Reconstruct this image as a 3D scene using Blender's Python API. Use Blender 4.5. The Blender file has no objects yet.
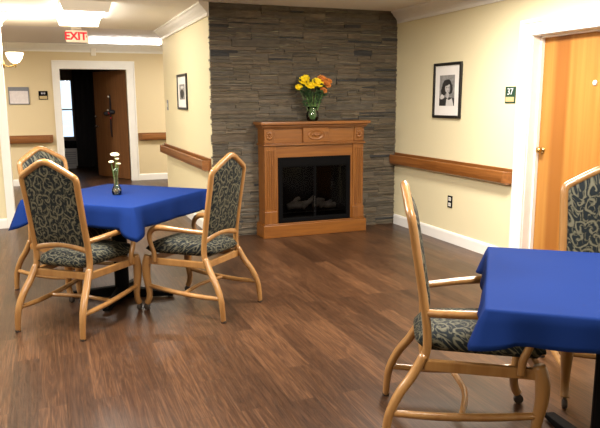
import bpy, bmesh, math, random
from mathutils import Vector, Matrix, noise
random.seed(7)
S = bpy.context.scene
C = S.collection
PI = math.pi
XR, YS, XL, YF, CZ, YP = 3.996, 6.98, 1.694, 12.825, 2.565, 9.93

# ------------------------------------------------------------------ materials
def new_mat(name):
    m = bpy.data.materials.new(name); m.use_nodes = True
    return m, m.node_tree.nodes, m.node_tree.links, m.node_tree.nodes['Principled BSDF']

def plain(name, col, rough=.5, metal=0., bump=0., bscale=60., vary=0., vscale=8., coat=0., spec=.5, sheen=0.):
    m, n, l, b = new_mat(name)
    b.inputs['Base Color'].default_value = (*col, 1)
    b.inputs['Roughness'].default_value = rough
    b.inputs['Metallic'].default_value = metal
    b.inputs['Coat Weight'].default_value = coat
    b.inputs['Coat Roughness'].default_value = .15
    b.inputs['Specular IOR Level'].default_value = spec
    b.inputs['Sheen Weight'].default_value = sheen
    tc = n.new('ShaderNodeTexCoord')
    if vary:
        t = n.new('ShaderNodeTexNoise'); t.inputs['Scale'].default_value = vscale; t.inputs['Detail'].default_value = 4
        l.new(tc.outputs['Object'], t.inputs['Vector'])
        r = n.new('ShaderNodeValToRGB')
        r.color_ramp.elements[0].position = .3; r.color_ramp.elements[1].position = .7
        r.color_ramp.elements[0].color = (*[c*(1-vary) for c in col], 1)
        r.color_ramp.elements[1].color = (*[min(1, c*(1+vary)) for c in col], 1)
        l.new(t.outputs['Fac'], r.inputs['Fac']); l.new(r.outputs['Color'], b.inputs['Base Color'])
    if bump:
        t = n.new('ShaderNodeTexNoise'); t.inputs['Scale'].default_value = bscale; t.inputs['Detail'].default_value = 3
        l.new(tc.outputs['Object'], t.inputs['Vector'])
        bp = n.new('ShaderNodeBump'); bp.inputs['Strength'].default_value = bump; bp.inputs['Distance'].default_value = .01
        l.new(t.outputs['Fac'], bp.inputs['Height']); l.new(bp.outputs['Normal'], b.inputs['Normal'])
    return m

def wood(name, c1, c2, axis='z', rough=.35, scale=1., coat=.3, coords='Object'):
    """stretched-noise grain; axis = grain direction"""
    m, n, l, b = new_mat(name)
    tc = n.new('ShaderNodeTexCoord'); mp = n.new('ShaderNodeMapping')
    s = {'x': (1.2, 22, 22), 'y': (22, 1.2, 22), 'z': (22, 22, 1.2)}[axis]
    mp.inputs['Scale'].default_value = tuple(q*scale for q in s)
    l.new(tc.outputs[coords], mp.inputs['Vector'])
    t = n.new('ShaderNodeTexNoise'); t.inputs['Scale'].default_value = 1.6; t.inputs['Detail'].default_value = 6
    t.inputs['Distortion'].default_value = .6
    l.new(mp.outputs['Vector'], t.inputs['Vector'])
    r = n.new('ShaderNodeValToRGB')
    r.color_ramp.elements[0].position = .3; r.color_ramp.elements[0].color = (*c2, 1)
    r.color_ramp.elements[1].position = .65; r.color_ramp.elements[1].color = (*c1, 1)
    l.new(t.outputs['Fac'], r.inputs['Fac']); l.new(r.outputs['Color'], b.inputs['Base Color'])
    b.inputs['Roughness'].default_value = rough
    b.inputs['Coat Weight'].default_value = coat; b.inputs['Coat Roughness'].default_value = .2
    bp = n.new('ShaderNodeBump'); bp.inputs['Strength'].default_value = .08; bp.inputs['Distance'].default_value = .004
    l.new(t.outputs['Fac'], bp.inputs['Height']); l.new(bp.outputs['Normal'], b.inputs['Normal'])
    return m

def emit(name, col, strength):
    m, n, l, b = new_mat(name)
    b.inputs['Base Color'].default_value = (*col, 1)
    b.inputs['Emission Color'].default_value = (*col, 1)
    b.inputs['Emission Strength'].default_value = strength
    return m

def glass(name, col=(1, 1, 1), rough=.02, tint=.9, ior=1.45):
    m, n, l, b = new_mat(name)
    out = n['Material Output']
    tr = n.new('ShaderNodeBsdfTransparent'); tr.inputs['Color'].default_value = (*[c*tint for c in col], 1)
    gl = n.new('ShaderNodeBsdfGlossy'); gl.inputs['Roughness'].default_value = rough
    fr = n.new('ShaderNodeFresnel'); fr.inputs['IOR'].default_value = ior
    mx = n.new('ShaderNodeMixShader')
    l.new(fr.outputs['Fac'], mx.inputs['Fac']); l.new(tr.outputs['BSDF'], mx.inputs[1]); l.new(gl.outputs['BSDF'], mx.inputs[2])
    l.new(mx.outputs['Shader'], out.inputs['Surface'])
    return m

def floor_mat():
    m, n, l, b = new_mat('plank_floor')
    tc = n.new('ShaderNodeTexCoord')
    sp = n.new('ShaderNodeSeparateXYZ'); l.new(tc.outputs['Object'], sp.inputs[0])
    cb = n.new('ShaderNodeCombineXYZ'); l.new(sp.outputs['Y'], cb.inputs['X']); l.new(sp.outputs['X'], cb.inputs['Y'])
    br = n.new('ShaderNodeTexBrick'); l.new(cb.outputs[0], br.inputs['Vector'])
    br.offset = .37; br.offset_frequency = 2; br.squash = 1
    for k, v in (('Color1', (0, 0, 0, 1)), ('Color2', (1, 1, 1, 1)), ('Mortar', (.5, .5, .5, 1))): br.inputs[k].default_value = v
    br.inputs['Scale'].default_value = 1; br.inputs['Mortar Size'].default_value = .0016; br.inputs['Mortar Smooth'].default_value = .3
    br.inputs['Bias'].default_value = 0; br.inputs['Brick Width'].default_value = 1.1; br.inputs['Row Height'].default_value = .135
    # grain, shifted per plank
    sc = n.new('ShaderNodeVectorMath'); sc.operation = 'MULTIPLY_ADD'
    l.new(br.outputs['Color'], sc.inputs[0]); sc.inputs[1].default_value = (7, 13, 5); l.new(cb.outputs[0], sc.inputs[2])
    mp = n.new('ShaderNodeMapping'); mp.inputs['Scale'].default_value = (.7, 12, 1); l.new(sc.outputs[0], mp.inputs['Vector'])
    t1 = n.new('ShaderNodeTexNoise'); t1.inputs['Scale'].default_value = 1.7; t1.inputs['Detail'].default_value = 3; t1.inputs['Distortion'].default_value = .5
    l.new(mp.outputs[0], t1.inputs['Vector'])
    # contour rings (cathedral grain)
    mu = n.new('ShaderNodeMath'); mu.operation = 'MULTIPLY'; mu.inputs[1].default_value = 9; l.new(t1.outputs['Fac'], mu.inputs[0])
    si = n.new('ShaderNodeMath'); si.operation = 'PINGPONG'; si.inputs[1].default_value = .5; l.new(mu.outputs[0], si.inputs[0])
    mp2 = n.new('ShaderNodeMapping'); mp2.inputs['Scale'].default_value = (1.3, 55, 1); l.new(sc.outputs[0], mp2.inputs['Vector'])
    t2 = n.new('ShaderNodeTexNoise'); t2.inputs['Scale'].default_value = 2; t2.inputs['Detail'].default_value = 5; l.new(mp2.outputs[0], t2.inputs['Vector'])
    base = n.new('ShaderNodeValToRGB'); e = base.color_ramp.elements
    e[0].position = 0; e[0].color = (.018, .008, .004, 1); e[1].position = 1; e[1].color = (.135, .064, .029, 1)
    x = base.color_ramp.elements.new(.5); x.color = (.054, .0245, .0115, 1)
    add = n.new('ShaderNodeMath'); add.operation = 'MULTIPLY_ADD'; add.inputs[1].default_value = .42; l.new(br.outputs['Color'], add.inputs[0])
    m3 = n.new('ShaderNodeMath'); m3.operation = 'MULTIPLY'; m3.inputs[1].default_value = .75; l.new(si.outputs[0], m3.inputs[0])
    l.new(m3.outputs[0], add.inputs[2])
    add2 = n.new('ShaderNodeMath'); add2.operation = 'MULTIPLY_ADD'; add2.inputs[1].default_value = .75; l.new(t2.outputs['Fac'], add2.inputs[0])
    s2 = n.new('ShaderNodeMath'); s2.operation = 'SUBTRACT'; s2.inputs[1].default_value = .30; l.new(add.outputs[0], s2.inputs[0]); l.new(s2.outputs[0], add2.inputs[2])
    l.new(add2.outputs[0], base.inputs['Fac'])
    mx = n.new('ShaderNodeMix'); mx.data_type = 'RGBA'; l.new(br.outputs['Fac'], mx.inputs['Factor'])
    l.new(base.outputs['Color'], mx.inputs['A']); mx.inputs['B'].default_value = (.035, .018, .01, 1)
    l.new(mx.outputs['Result'], b.inputs['Base Color'])
    rr = n.new('ShaderNodeMapRange'); rr.inputs['To Min'].default_value = .27; rr.inputs['To Max'].default_value = .42
    l.new(t1.outputs['Fac'], rr.inputs['Value']); l.new(rr.outputs[0], b.inputs['Roughness'])
    b.inputs['Specular IOR Level'].default_value = .4
    bp = n.new('ShaderNodeBump'); bp.inputs['Strength'].default_value = .12; bp.inputs['Distance'].default_value = .003
    l.new(t2.outputs['Fac'], bp.inputs['Height']); l.new(bp.outputs['Normal'], b.inputs['Normal'])
    return m

def fabric_mat():
    """woven scroll pattern: curling comma leaves around scattered centres, tan on near-black"""
    m, n, l, b = new_mat('scroll_fabric')
    def math_(op, a, b_=None, c=None):
        q = n.new('ShaderNodeMath'); q.operation = op
        for i, v in enumerate((a, b_, c)):
            if v is None: continue
            if isinstance(v, (int, float)): q.inputs[i].default_value = v
            else: l.new(v, q.inputs[i])
        return q.outputs[0]
    tc = n.new('ShaderNodeTexCoord'); sp = n.new('ShaderNodeSeparateXYZ'); l.new(tc.outputs['Object'], sp.inputs[0])
    cb = n.new('ShaderNodeCombineXYZ'); l.new(sp.outputs['Y'], cb.inputs['X']); l.new(math_('ADD', sp.outputs['X'], sp.outputs['Z']), cb.inputs['Y'])
    t0 = n.new('ShaderNodeTexNoise'); t0.noise_dimensions = '2D'; t0.inputs['Scale'].default_value = 16; t0.inputs['Detail'].default_value = 1
    l.new(cb.outputs[0], t0.inputs['Vector'])
    d = n.new('ShaderNodeVectorMath'); d.operation = 'MULTIPLY_ADD'; d.inputs[1].default_value = (.035, .035, 0)
    l.new(t0.outputs['Color'], d.inputs[0]); l.new(cb.outputs[0], d.inputs[2])
    def scrolls(scale, freq, arms, off):
        o = n.new('ShaderNodeVectorMath'); o.operation = 'MULTIPLY_ADD'; o.inputs[1].default_value = (scale, scale, 0); o.inputs[2].default_value = (off, off*.7, 0)
        l.new(d.outputs[0], o.inputs[0])
        v = n.new('ShaderNodeTexVoronoi'); v.voronoi_dimensions = '2D'; v.inputs['Scale'].default_value = 1; v.inputs['Randomness'].default_value = .75
        l.new(o.outputs[0], v.inputs['Vector'])
        df = n.new('ShaderNodeVectorMath'); df.operation = 'SUBTRACT'; l.new(o.outputs[0], df.inputs[0]); l.new(v.outputs['Position'], df.inputs[1])
        s2 = n.new('ShaderNodeSeparateXYZ'); l.new(df.outputs[0], s2.inputs[0])
        th = math_('ARCTAN2', s2.outputs['Y'], s2.outputs['X']); sc = n.new('ShaderNodeSeparateColor'); l.new(v.outputs['Color'], sc.inputs[0])
        sg = math_('SIGN', math_('SUBTRACT', sc.outputs[0], .5))
        ph = math_('MULTIPLY_ADD', th, arms, math_('MULTIPLY', sg, math_('MULTIPLY', v.outputs['Distance'], freq)))
        return math_('SINE', math_('MULTIPLY_ADD', sc.outputs[1], 6.0, ph))
    f = math_('MAXIMUM', scrolls(13, 13., 1, 0.), math_('MULTIPLY', scrolls(21, 9., 2, 3.3), .72))
    t3 = n.new('ShaderNodeTexNoise'); t3.noise_dimensions = '2D'; t3.inputs['Scale'].default_value = 60; l.new(cb.outputs[0], t3.inputs['Vector'])
    f = math_('ADD', f, math_('MULTIPLY_ADD', t3.outputs['Fac'], .9, -.45))
    r = n.new('ShaderNodeValToRGB'); e = r.color_ramp.elements
    e[0].position = .36; e[0].color = (.005, .009, .012, 1); e[1].position = .60; e[1].color = (.054, .053, .036, 1)
    x = r.color_ramp.elements.new(.95); x.color = (.118, .112, .078, 1)
    l.new(f, r.inputs['Fac']); l.new(r.outputs['Color'], b.inputs['Base Color'])
    b.inputs['Roughness'].default_value = .7; b.inputs['Specular IOR Level'].default_value = .2
    t4 = n.new('ShaderNodeTexNoise'); t4.inputs['Scale'].default_value = 400; l.new(tc.outputs['Object'], t4.inputs['Vector'])
    bp = n.new('ShaderNodeBump'); bp.inputs['Strength'].default_value = .15; bp.inputs['Distance'].default_value = .002
    l.new(t4.outputs['Fac'], bp.inputs['Height']); l.new(bp.outputs['Normal'], b.inputs['Normal'])
    return m

def stone_mat():
    m, n, l, b = new_mat('ledge_stone')
    at = n.new('ShaderNodeVertexColor'); at.layer_name = 'Col'
    tc = n.new('ShaderNodeTexCoord'); mp = n.new('ShaderNodeMapping'); mp.inputs['Scale'].default_value = (5, 5, 22)
    l.new(tc.outputs['Object'], mp.inputs['Vector'])
    t = n.new('ShaderNodeTexNoise'); t.inputs['Scale'].default_value = 2.2; t.inputs['Detail'].default_value = 7; t.inputs['Roughness'].default_value = .65
    l.new(mp.outputs[0], t.inputs['Vector'])
    r = n.new('ShaderNodeMapRange'); r.inputs['From Min'].default_value = .25; r.inputs['From Max'].default_value = .75
    r.inputs['To Min'].default_value = .48; r.inputs['To Max'].default_value = 1.3
    l.new(t.outputs['Fac'], r.inputs['Value'])
    mu = n.new('ShaderNodeVectorMath'); mu.operation = 'SCALE'; l.new(at.outputs['Color'], mu.inputs[0]); l.new(r.outputs[0], mu.inputs['Scale'])
    l.new(mu.outputs[0], b.inputs['Base Color']); b.inputs['Roughness'].default_value = .8
    bp = n.new('ShaderNodeBump'); bp.inputs['Strength'].default_value = .7; bp.inputs['Distance'].default_value = .012
    l.new(t.outputs['Fac'], bp.inputs['Height']); l.new(bp.outputs['Normal'], b.inputs['Normal'])
    return m

M = dict(
    floor=floor_mat(), fabric=fabric_mat(), stone=stone_mat(),
    wall=plain('cream_paint', (.76, .69, .46), .6, bump=.04, bscale=160),
    wall_far=plain('tan_paint', (.70, .585, .37), .65, bump=.04, bscale=160),
    ceil=plain('ceiling_paint', (.86, .82, .77), .85, bump=.05, bscale=200),
    ceil2=plain('corridor_ceiling_cool_tint', (.74, .71, .76), .85, bump=.05, bscale=200),  # lavender puts the cool corridor light into the ceiling colour
    white=plain('white_trim_paint', (.86, .85, .82), .4, vary=.02),
    mortar=plain('dark_mortar', (.035, .032, .028), .9, bump=.3),
    oak=wood('honey_oak', (.235, .084, .011), (.155, .049, .006), 'z', .4, coat=.25),
    oakx=wood('honey_oak_long', (.235, .084, .011), (.155, .049, .006), 'x', .4, coat=.25),
    rail=wood('rail_oak', (.28, .105, .024), (.18, .060, .012), 'x', .35, coat=.3),
    frame=wood('maple_frame', (.335, .175, .057), (.26, .122, .036), 'z', .3, .6, coat=.5),
    door=None,
    leafwood=wood('dark_door_wood', (.26, .115, .042), (.18, .075, .027), 'z', .45, coat=.1),
    cloth=plain('blue_cloth', (.006, .0225, .122), .8, bump=.05, bscale=500, vary=.05, vscale=3, spec=.06),
    black=plain('black_metal', (.003, .003, .0035), .6, vary=.1, spec=.06),
    blackframe=plain('black_frame', (.012, .011, .011), .3, vary=.1, coat=.3),
    mat=plain('mat_board', (.82, .81, .79), .8, vary=.02),
    brass=plain('brass', (.62, .42, .15), .25, metal=1, vary=.05),
    chrome=plain('steel', (.6, .6, .6), .25, metal=1, vary=.03),
    rubber=plain('dark_rubber', (.035, .025, .02), .6, vary=.1),
    lens=emit('lamp_lens', (1, .93, .80), 13.),
    lens2=emit('corridor_lamp_lens', (1, .96, .90), 9.),
    endcap=emit('end_cap_added_glow', (.80, .70, .54), .38),  # faint emission added so the end caps look lit
    cap=plain('beige_metal', (.84, .80, .72), .5, vary=.03),
    bowl=emit('frosted_bowl', (1, .90, .74), 3),
    green=plain('dark_green_plastic', (.012, .05, .028), .4, vary=.1),
    tan=plain('tan_plastic', (.52, .40, .20), .5, vary=.05),
    paper=plain('paper', (.75, .70, .70), .8, vary=.06, vscale=25),
    grey=plain('grey_plastic', (.22, .23, .26), .5, vary=.05),
    light=plain('light_plastic', (.75, .73, .68), .4, vary=.03),
    ink=plain('white_lettering', (.85, .85, .85), .5, vary=.02),
    greyink=plain('grey_lettering', (.42, .40, .45), .6, vary=.05),
    red=emit('red_lettering', (.72, .015, .03), .5),
    exitface=emit('exit_face', (.82, .68, .52), .35),
    glass=glass('clear_glass', (.93, .98, .95), .03, .93),
    smoke=glass('smoked_glass', (.7, .7, .72), .06, .62, 1.15),
    window=glass('window_glass', (1, 1, 1), .02, .97),
    log=plain('charred_log', (.34, .29, .22), .9, bump=.6, bscale=25, vary=.6, vscale=9),
    ash=plain('ember_bed', (.12, .13, .12), .95, bump=.8, bscale=60, vary=.6, vscale=30),
    stem=plain('green_stem', (.11, .22, .06), .6, vary=.3, vscale=20),
    leaf=plain('dark_leaf', (.020, .055, .018), .55, vary=.4, vscale=25),
    yellow=plain('yellow_petal', (.86, .66, .01), .6, vary=.15, vscale=30),
    orange=plain('orange_petal', (.62, .22, .04), .6, vary=.3, vscale=30),
    pale=plain('pale_yellow_petal', (.86, .84, .58), .6, vary=.1, vscale=30),
    pebble=plain('pebbles', (.30, .20, .12), .5, vary=.8, vscale=55, bump=.4),
    grey_hi=plain('print_light_grey', (.62, .61, .60), .6, vary=.05, vscale=30),
    grey_mid=plain('print_mid_grey', (.25, .25, .25), .6, vary=.35, vscale=25),
    grey_lo=plain('print_dark_grey', (.02, .02, .02), .6, vary=.4, vscale=40),
    skin_print=plain('print_face_grey', (.50, .49, .48), .6, vary=.12, vscale=20),
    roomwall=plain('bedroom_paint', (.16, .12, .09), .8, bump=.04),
    shade_sheet=plain('bedroom_shade_dark', (.02, .018, .018), .9, bump=.3, bscale=30),  # near-black colour for the shade inside the bedroom
    metalwhite=plain('appliance_grey', (.42, .41, .42), .5, vary=.04),
    puce=plain('dark_ribbon', (.010, .010, .016), .6, vary=.4, vscale=30),
    redfab=plain('red_ribbon', (.45, .03, .03), .6, vary=.2),
)

def door_mat():
    m, n, l, b = new_mat('veneer_door')
    tc = n.new('ShaderNodeTexCoord')
    mp = n.new('ShaderNodeMapping'); mp.inputs['Scale'].default_value = (1, 9, .35); l.new(tc.outputs['Object'], mp.inputs['Vector'])
    t = n.new('ShaderNodeTexNoise'); t.inputs['Scale'].default_value = 1.6; t.inputs['Detail'].default_value = 2.5; l.new(mp.outputs[0], t.inputs['Vector'])
    mp2 = n.new('ShaderNodeMapping'); mp2.inputs['Scale'].default_value = (1, 70, 1.5); l.new(tc.outputs['Object'], mp2.inputs['Vector'])
    t2 = n.new('ShaderNodeTexNoise'); t2.inputs['Scale'].default_value = 2; t2.inputs['Detail'].default_value = 5; l.new(mp2.outputs[0], t2.inputs['Vector'])
    a = n.new('ShaderNodeMath'); a.operation = 'MULTIPLY_ADD'; a.inputs[1].default_value = .3; l.new(t2.outputs['Fac'], a.inputs[0]); l.new(t.outputs['Fac'], a.inputs[2])
    r = n.new('ShaderNodeValToRGB'); e = r.color_ramp.elements
    e[0].position = .44; e[0].color = (.36, .150, .027, 1); e[1].position = .78; e[1].color = (.43, .200, .042, 1)
    l.new(a.outputs[0], r.inputs['Fac'])
    # darker veneer strip near the latch edge
    sp = n.new('ShaderNodeSeparateXYZ'); l.new(tc.outputs['Object'], sp.inputs[0])
    mr = n.new('ShaderNodeMapRange'); mr.inputs['From Min'].default_value = -.1; mr.inputs['From Max'].default_value = .1
    ad = n.new('ShaderNodeMath'); ad.operation = 'ADD'; ad.inputs[1].default_value = .23; l.new(sp.outputs['Y'], ad.inputs[0])
    ab = n.new('ShaderNodeMath'); ab.operation = 'ABSOLUTE'; l.new(ad.outputs[0], ab.inputs[0])
    st = n.new('ShaderNodeMapRange'); st.inputs['From Min'].default_value = .06; st.inputs['From Max'].default_value = .11
    st.inputs['To Min'].default_value = 1; st.inputs['To Max'].default_value = 0; l.new(ab.outputs[0], st.inputs['Value'])
    mx = n.new('ShaderNodeMix'); mx.data_type = 'RGBA'
    f2 = n.new('ShaderNodeMath'); f2.operation = 'MULTIPLY'; f2.inputs[1].default_value = .75; l.new(st.outputs[0], f2.inputs[0])
    l.new(f2.outputs[0], mx.inputs['Factor']); l.new(r.outputs['Color'], mx.inputs['A']); mx.inputs['B'].default_value = (.25, .083, .012, 1)
    l.new(mx.outputs['Result'], b.inputs['Base Color'])
    b.inputs['Roughness'].default_value = .5; b.inputs['Specular IOR Level'].default_value = .3
    return m
M['door'] = door_mat()

# ------------------------------------------------------------------ mesh helpers
class MB:
    def __init__(s): s.bm = bmesh.new(); s.mi = 0
    def face(s, vs):
        try:
            f = s.bm.faces.new(vs); f.material_index = s.mi; return f
        except ValueError: return None
    def box(s, x0, x1, y0, y1, z0, z1):
        v = [s.bm.verts.new(p) for p in ((x0,y0,z0),(x1,y0,z0),(x1,y1,z0),(x0,y1,z0),(x0,y0,z1),(x1,y0,z1),(x1,y1,z1),(x0,y1,z1))]
        for q in ((0,3,2,1),(4,5,6,7),(0,1,5,4),(1,2,6,5),(2,3,7,6),(3,0,4,7)): s.face([v[i] for i in q])
        return v
    def prism(s, A, B):
        a = [s.bm.verts.new(p) for p in A]; b = [s.bm.verts.new(p) for p in B]; n = len(a)
        s.face(a); s.face(b[::-1])
        for i in range(n): s.face([a[i], b[i], b[(i+1) % n], a[(i+1) % n]])
    def grid(s, rows, close_u=False):
        R = [[s.bm.verts.new(p) for p in r] for r in rows]
        for i in range(len(R)-1):
            n = len(R[i])
            for j in range(n if close_u else n-1): s.face([R[i][j], R[i][(j+1) % n], R[i+1][(j+1) % n], R[i+1][j]])
        return R
    def tube(s, path, rad, n=10, flat=1., dens=5, ref=None):
        """Catmull-Rom swept tube; rad scalar or list; flat scales the second axis"""
        P = [Vector(p) for p in path]
        rr = [rad]*len(P) if not isinstance(rad, (list, tuple)) else list(rad)
        pts, rs = [], []
        if dens > 1 and len(P) > 2:
            for i in range(len(P)-1):
                p0, p1, p2, p3 = P[max(i-1,0)], P[i], P[i+1], P[min(i+2,len(P)-1)]
                for k in range(dens):
                    t = k/dens
                    pts.append(.5*((2*p1)+(p2-p0)*t+(2*p0-5*p1+4*p2-p3)*t*t+(3*p1-p0-3*p2+p3)*t**3))
                    rs.append(rr[i]*(1-t)+rr[i+1]*t)
            pts.append(P[-1]); rs.append(rr[-1])
        else: pts, rs = P, rr
        T = [(pts[min(i+1,len(pts)-1)]-pts[max(i-1,0)]).normalized() for i in range(len(pts))]
        u = Vector(ref) if ref else (Vector((0,0,1)) if abs(T[0].z) < .8 else Vector((0,1,0)))
        rows = []
        for i, p in enumerate(pts):
            u = (u-T[i]*u.dot(T[i])).normalized(); w = T[i].cross(u)
            rows.append([p+u*math.cos(2*PI*k/n)*rs[i]+w*math.sin(2*PI*k/n)*rs[i]*flat for k in range(n)])
        R = s.grid(rows, True); s.face(R[0][::-1]); s.face(R[-1])
    def lathe(s, prof, c=(0,0,0), n=20, cap=True, ax='z'):
        c = Vector(c)
        def pt(r, z, a):
            if ax == 'z': return c+Vector((r*math.cos(a), r*math.sin(a), z))
            if ax == 'x': return c+Vector((z, r*math.cos(a), r*math.sin(a)))
            return c+Vector((r*math.cos(a), z, r*math.sin(a)))
        R = s.grid([[pt(max(r, 1e-4), z, 2*PI*k/n) for k in range(n)] for r, z in prof], True)
        if cap: s.face(R[0][::-1]); s.face(R[-1])
    def ball(s, c, r, n=8, sc=(1,1,1), jit=0.):
        m = n//2+1; rows = []
        for i in range(m+1):
            th = PI*i/m
            rows.append([Vector(c)+Vector((r*sc[0]*math.sin(th)*math.cos(2*PI*k/n), r*sc[1]*math.sin(th)*math.sin(2*PI*k/n), r*sc[2]*math.cos(th)))*(1+jit*(random.random()-.5)) for k in range(n)])
        s.grid(rows, True)
    def build(s, name, mats, parent=None, smooth=False, bev=0., seg=2):
        bmesh.ops.remove_doubles(s.bm, verts=s.bm.verts, dist=1e-5)
        bmesh.ops.recalc_face_normals(s.bm, faces=s.bm.faces)
        me = bpy.data.meshes.new(name); s.bm.to_mesh(me); s.bm.free()
        for m in (mats if isinstance(mats, list) else [mats]): me.materials.append(m)
        if smooth:
            for p in me.polygons: p.use_smooth = True
        o = bpy.data.objects.new(name, me); C.objects.link(o)
        if parent: o.parent = parent
        if bev:
            b = o.modifiers.new('bevel', 'BEVEL'); b.width = bev; b.segments = seg; b.limit_method = 'ANGLE'
        return o

def tag(o, label=None, cat=None, group=None, kind=None):
    for k, v in (('label', label), ('category', cat), ('group', group), ('kind', kind)):
        if v: o[k] = v
    return o
def thing(name, label, cat, loc=(0,0,0), rz=0, group=None):
    o = bpy.data.objects.new(name, None); o.empty_display_size = .1; C.objects.link(o)
    o.location = loc; o.rotation_euler = (0, 0, rz)
    return tag(o, label, cat, group)
def struct(mb, name, mat, parent=None, **k):
    o = mb.build(name, mat, parent, **k)
    if not parent: o['kind'] = 'structure'
    return o
def boxes(*bs):
    m = MB()
    for b in bs: m.box(*b)
    return m
def text(name, body, size, mat, parent, loc, rot, ext=.001, bold=0.):
    c = bpy.data.curves.new(name, 'FONT'); c.body = body; c.size = size; c.extrude = ext
    c.align_x = 'CENTER'; c.align_y = 'CENTER'; c.offset = bold
    t = bpy.data.objects.new(name, c); me = bpy.data.meshes.new_from_object(t); bpy.data.objects.remove(t); bpy.data.curves.remove(c)
    me.materials.clear(); me.materials.append(mat)
    o = bpy.data.objects.new(name, me); C.objects.link(o); o.parent = parent; o.location = loc; o.rotation_euler = rot
    return o
def copy_tree(o, parent=None):
    c = o.copy(); C.objects.link(c)
    if parent: c.parent = parent
    for ch in list(o.children): copy_tree(ch, c)
    return c

# ------------------------------------------------------------------ camera
cam = bpy.data.cameras.new('camera'); cam.sensor_width = 36; cam.lens = 36*641.77/600
co = bpy.data.objects.new('camera', cam); C.objects.link(co)
rt, up, fw = Vector((.93093634, -.36514439, -.0052066)), Vector((.06851402, .16063674, .98463276)), Vector((.35869676, .91698714, -.17456009))
co.matrix_world = Matrix(((rt.x, up.x, -fw.x, 0), (rt.y, up.y, -fw.y, 0), (rt.z, up.z, -fw.z, 1.53), (0, 0, 0, 1)))
S.camera = co

# ------------------------------------------------------------------ room shell
X0, Y0 = -4.0, -3.2
struct(boxes((X0-.2, 5.0, Y0-.2, 17.2, -.1, 0)), 'floor', M['floor'])
struct(boxes((X0-.2, 5.0, Y0-.2, 9.98, CZ, CZ+.12)), 'ceiling', M['ceil'])
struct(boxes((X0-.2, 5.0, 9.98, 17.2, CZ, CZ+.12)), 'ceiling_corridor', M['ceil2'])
DY0, DY1, DZ = 3.62, 4.63, 2.075       # right-hand doorway
struct(boxes((XR, XR+.2, Y0-.2, DY0, 0, CZ), (XR, XR+.2, DY1, 7.2, 0, CZ), (XR, XR+.2, DY0, DY1, DZ, CZ)), 'wall_right', M['wall'])
struct(boxes((X0-.2, X0, Y0-.2, 13.0, 0, CZ)), 'wall_left', M['wall'])
struct(boxes((X0-.2, 5.0, Y0-.2, Y0, 0, CZ)), 'wall_behind', M['wall'])
struct(boxes((XL, 5.0, 7.0, YP, 0, CZ)), 'wall_partition', M['wall'])
struct(boxes((4.8, 5.0, YP, 13.0, 0, CZ)), 'wall_corridor_end', M['wall'])
FX0, FX1, FZ = .289, 1.484, 2.12       # far doorway
struct(boxes((X0-.2, FX0, YF, YF+.13, 0, CZ), (FX1, 5.0, YF, YF+.13, 0, CZ), (FX0, FX1, YF, YF+.13, FZ, CZ)), 'wall_far', M['wall_far'])
LX = -.43
struct(boxes((X0, LX-.012, 8.53, 8.68, 0, CZ)), 'wall_left_stub', M['wall'])

# ledgestone facing: one mesh of individually offset strips
mb = MB(); col = mb.bm.loops.layers.float_color.new('Col')
def stone(x0, x1, z0, z1, d, c):
    n0 = set(mb.bm.faces)
    v = mb.box(x0, x1, 6.985-d, 7.03, z0, z1)
    for q in v:
        q.co.x += random.uniform(-.003, .003); q.co.z += random.uniform(-.0035, .0035)
        if q.co.y < 6.99: q.co.y += random.uniform(-.004, .004)
    for f in mb.bm.faces:
        if f not in n0:
            for lp in f.loops: lp[col] = (*c, 1)
PAL = [(0.123, 0.102, 0.070), (0.141, 0.115, 0.079), (0.107, 0.090, 0.066), (0.152, 0.121, 0.084), (0.097, 0.084, 0.064), (0.127, 0.099, 0.066), (0.116, 0.101, 0.078)]
def scol():
    c = random.choice(PAL); k = random.uniform(.85, 1.15)
    if random.random() < .03: c, k = (.040, .040, .040), 1
    return tuple(q*k for q in c)
z = 0.0
blocks = []
while z < CZ-.001:
    hgt = random.choice((.068, .08, .10))
    if z+hgt > CZ-.05: hgt = CZ-z
    x = XL-.004
    while x < XR-.001:
        wdt = random.uniform(.18, .62)
        if x+wdt > XR-.14: wdt = XR-x
        k = random.random()
        ns = 1 if k < .04 else (2 if k < .14 else (3 if k < .5 else (4 if k < .85 else 5)))
        cuts = [0]+sorted(min(.94, max(.06, (i+1)/ns+random.uniform(-.06, .06))) for i in range(ns-1))+[1]
        for i in range(ns):
            xs = [x, x+wdt]
            if ns > 1 and wdt > .3 and random.random() < .5: xs.insert(1, x+wdt*random.uniform(.3, .7))
            for j in range(len(xs)-1):
                stone(xs[j]+.0012+(random.uniform(0, .012) if xs[j] < XL else 0), xs[j+1]-.0012, z+hgt*cuts[i]+.001, z+hgt*cuts[i+1]-.001, random.uniform(.0, .018), scol())
        x += wdt
    z += hgt
struct(mb, 'wall_stone', M['stone'], bev=.002, seg=1)

# crown mouldings
CR = [(0, 0), (.105, 0), (.105, -.018), (.088, -.03), (.07, -.055), (.04, -.085), (.022, -.112), (.022, -.143), (0, -.143)]
def run(prof, p, q, out, zb, mb=None, m0=0, m1=0):
    """profile (out, z) swept from p to q along a wall; m0/m1 = mitre (+1 lengthens with out)"""
    mb = mb or MB(); p, q, out = Vector((*p, 0)), Vector((*q, 0)), Vector((*out, 0)); d = (q-p).normalized()
    A = [p+out*o-d*o*m0+Vector((0, 0, zb+zz)) for o, zz in prof]; B = [q+out*o+d*o*m1+Vector((0, 0, zb+zz)) for o, zz in prof]
    mb.prism(A, B); return mb
struct(run(CR, (XR, Y0), (XR, 6.955), (-1, 0), CZ), 'trim_1', M['white'])
m = run(CR, (XL, 6.965), (XL, YP), (-1, 0), CZ, m1=1); run(CR, (XL, YP), (4.8, YP), (0, 1), CZ, m, m0=1)
struct(m, 'trim_2', M['white'])
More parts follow.
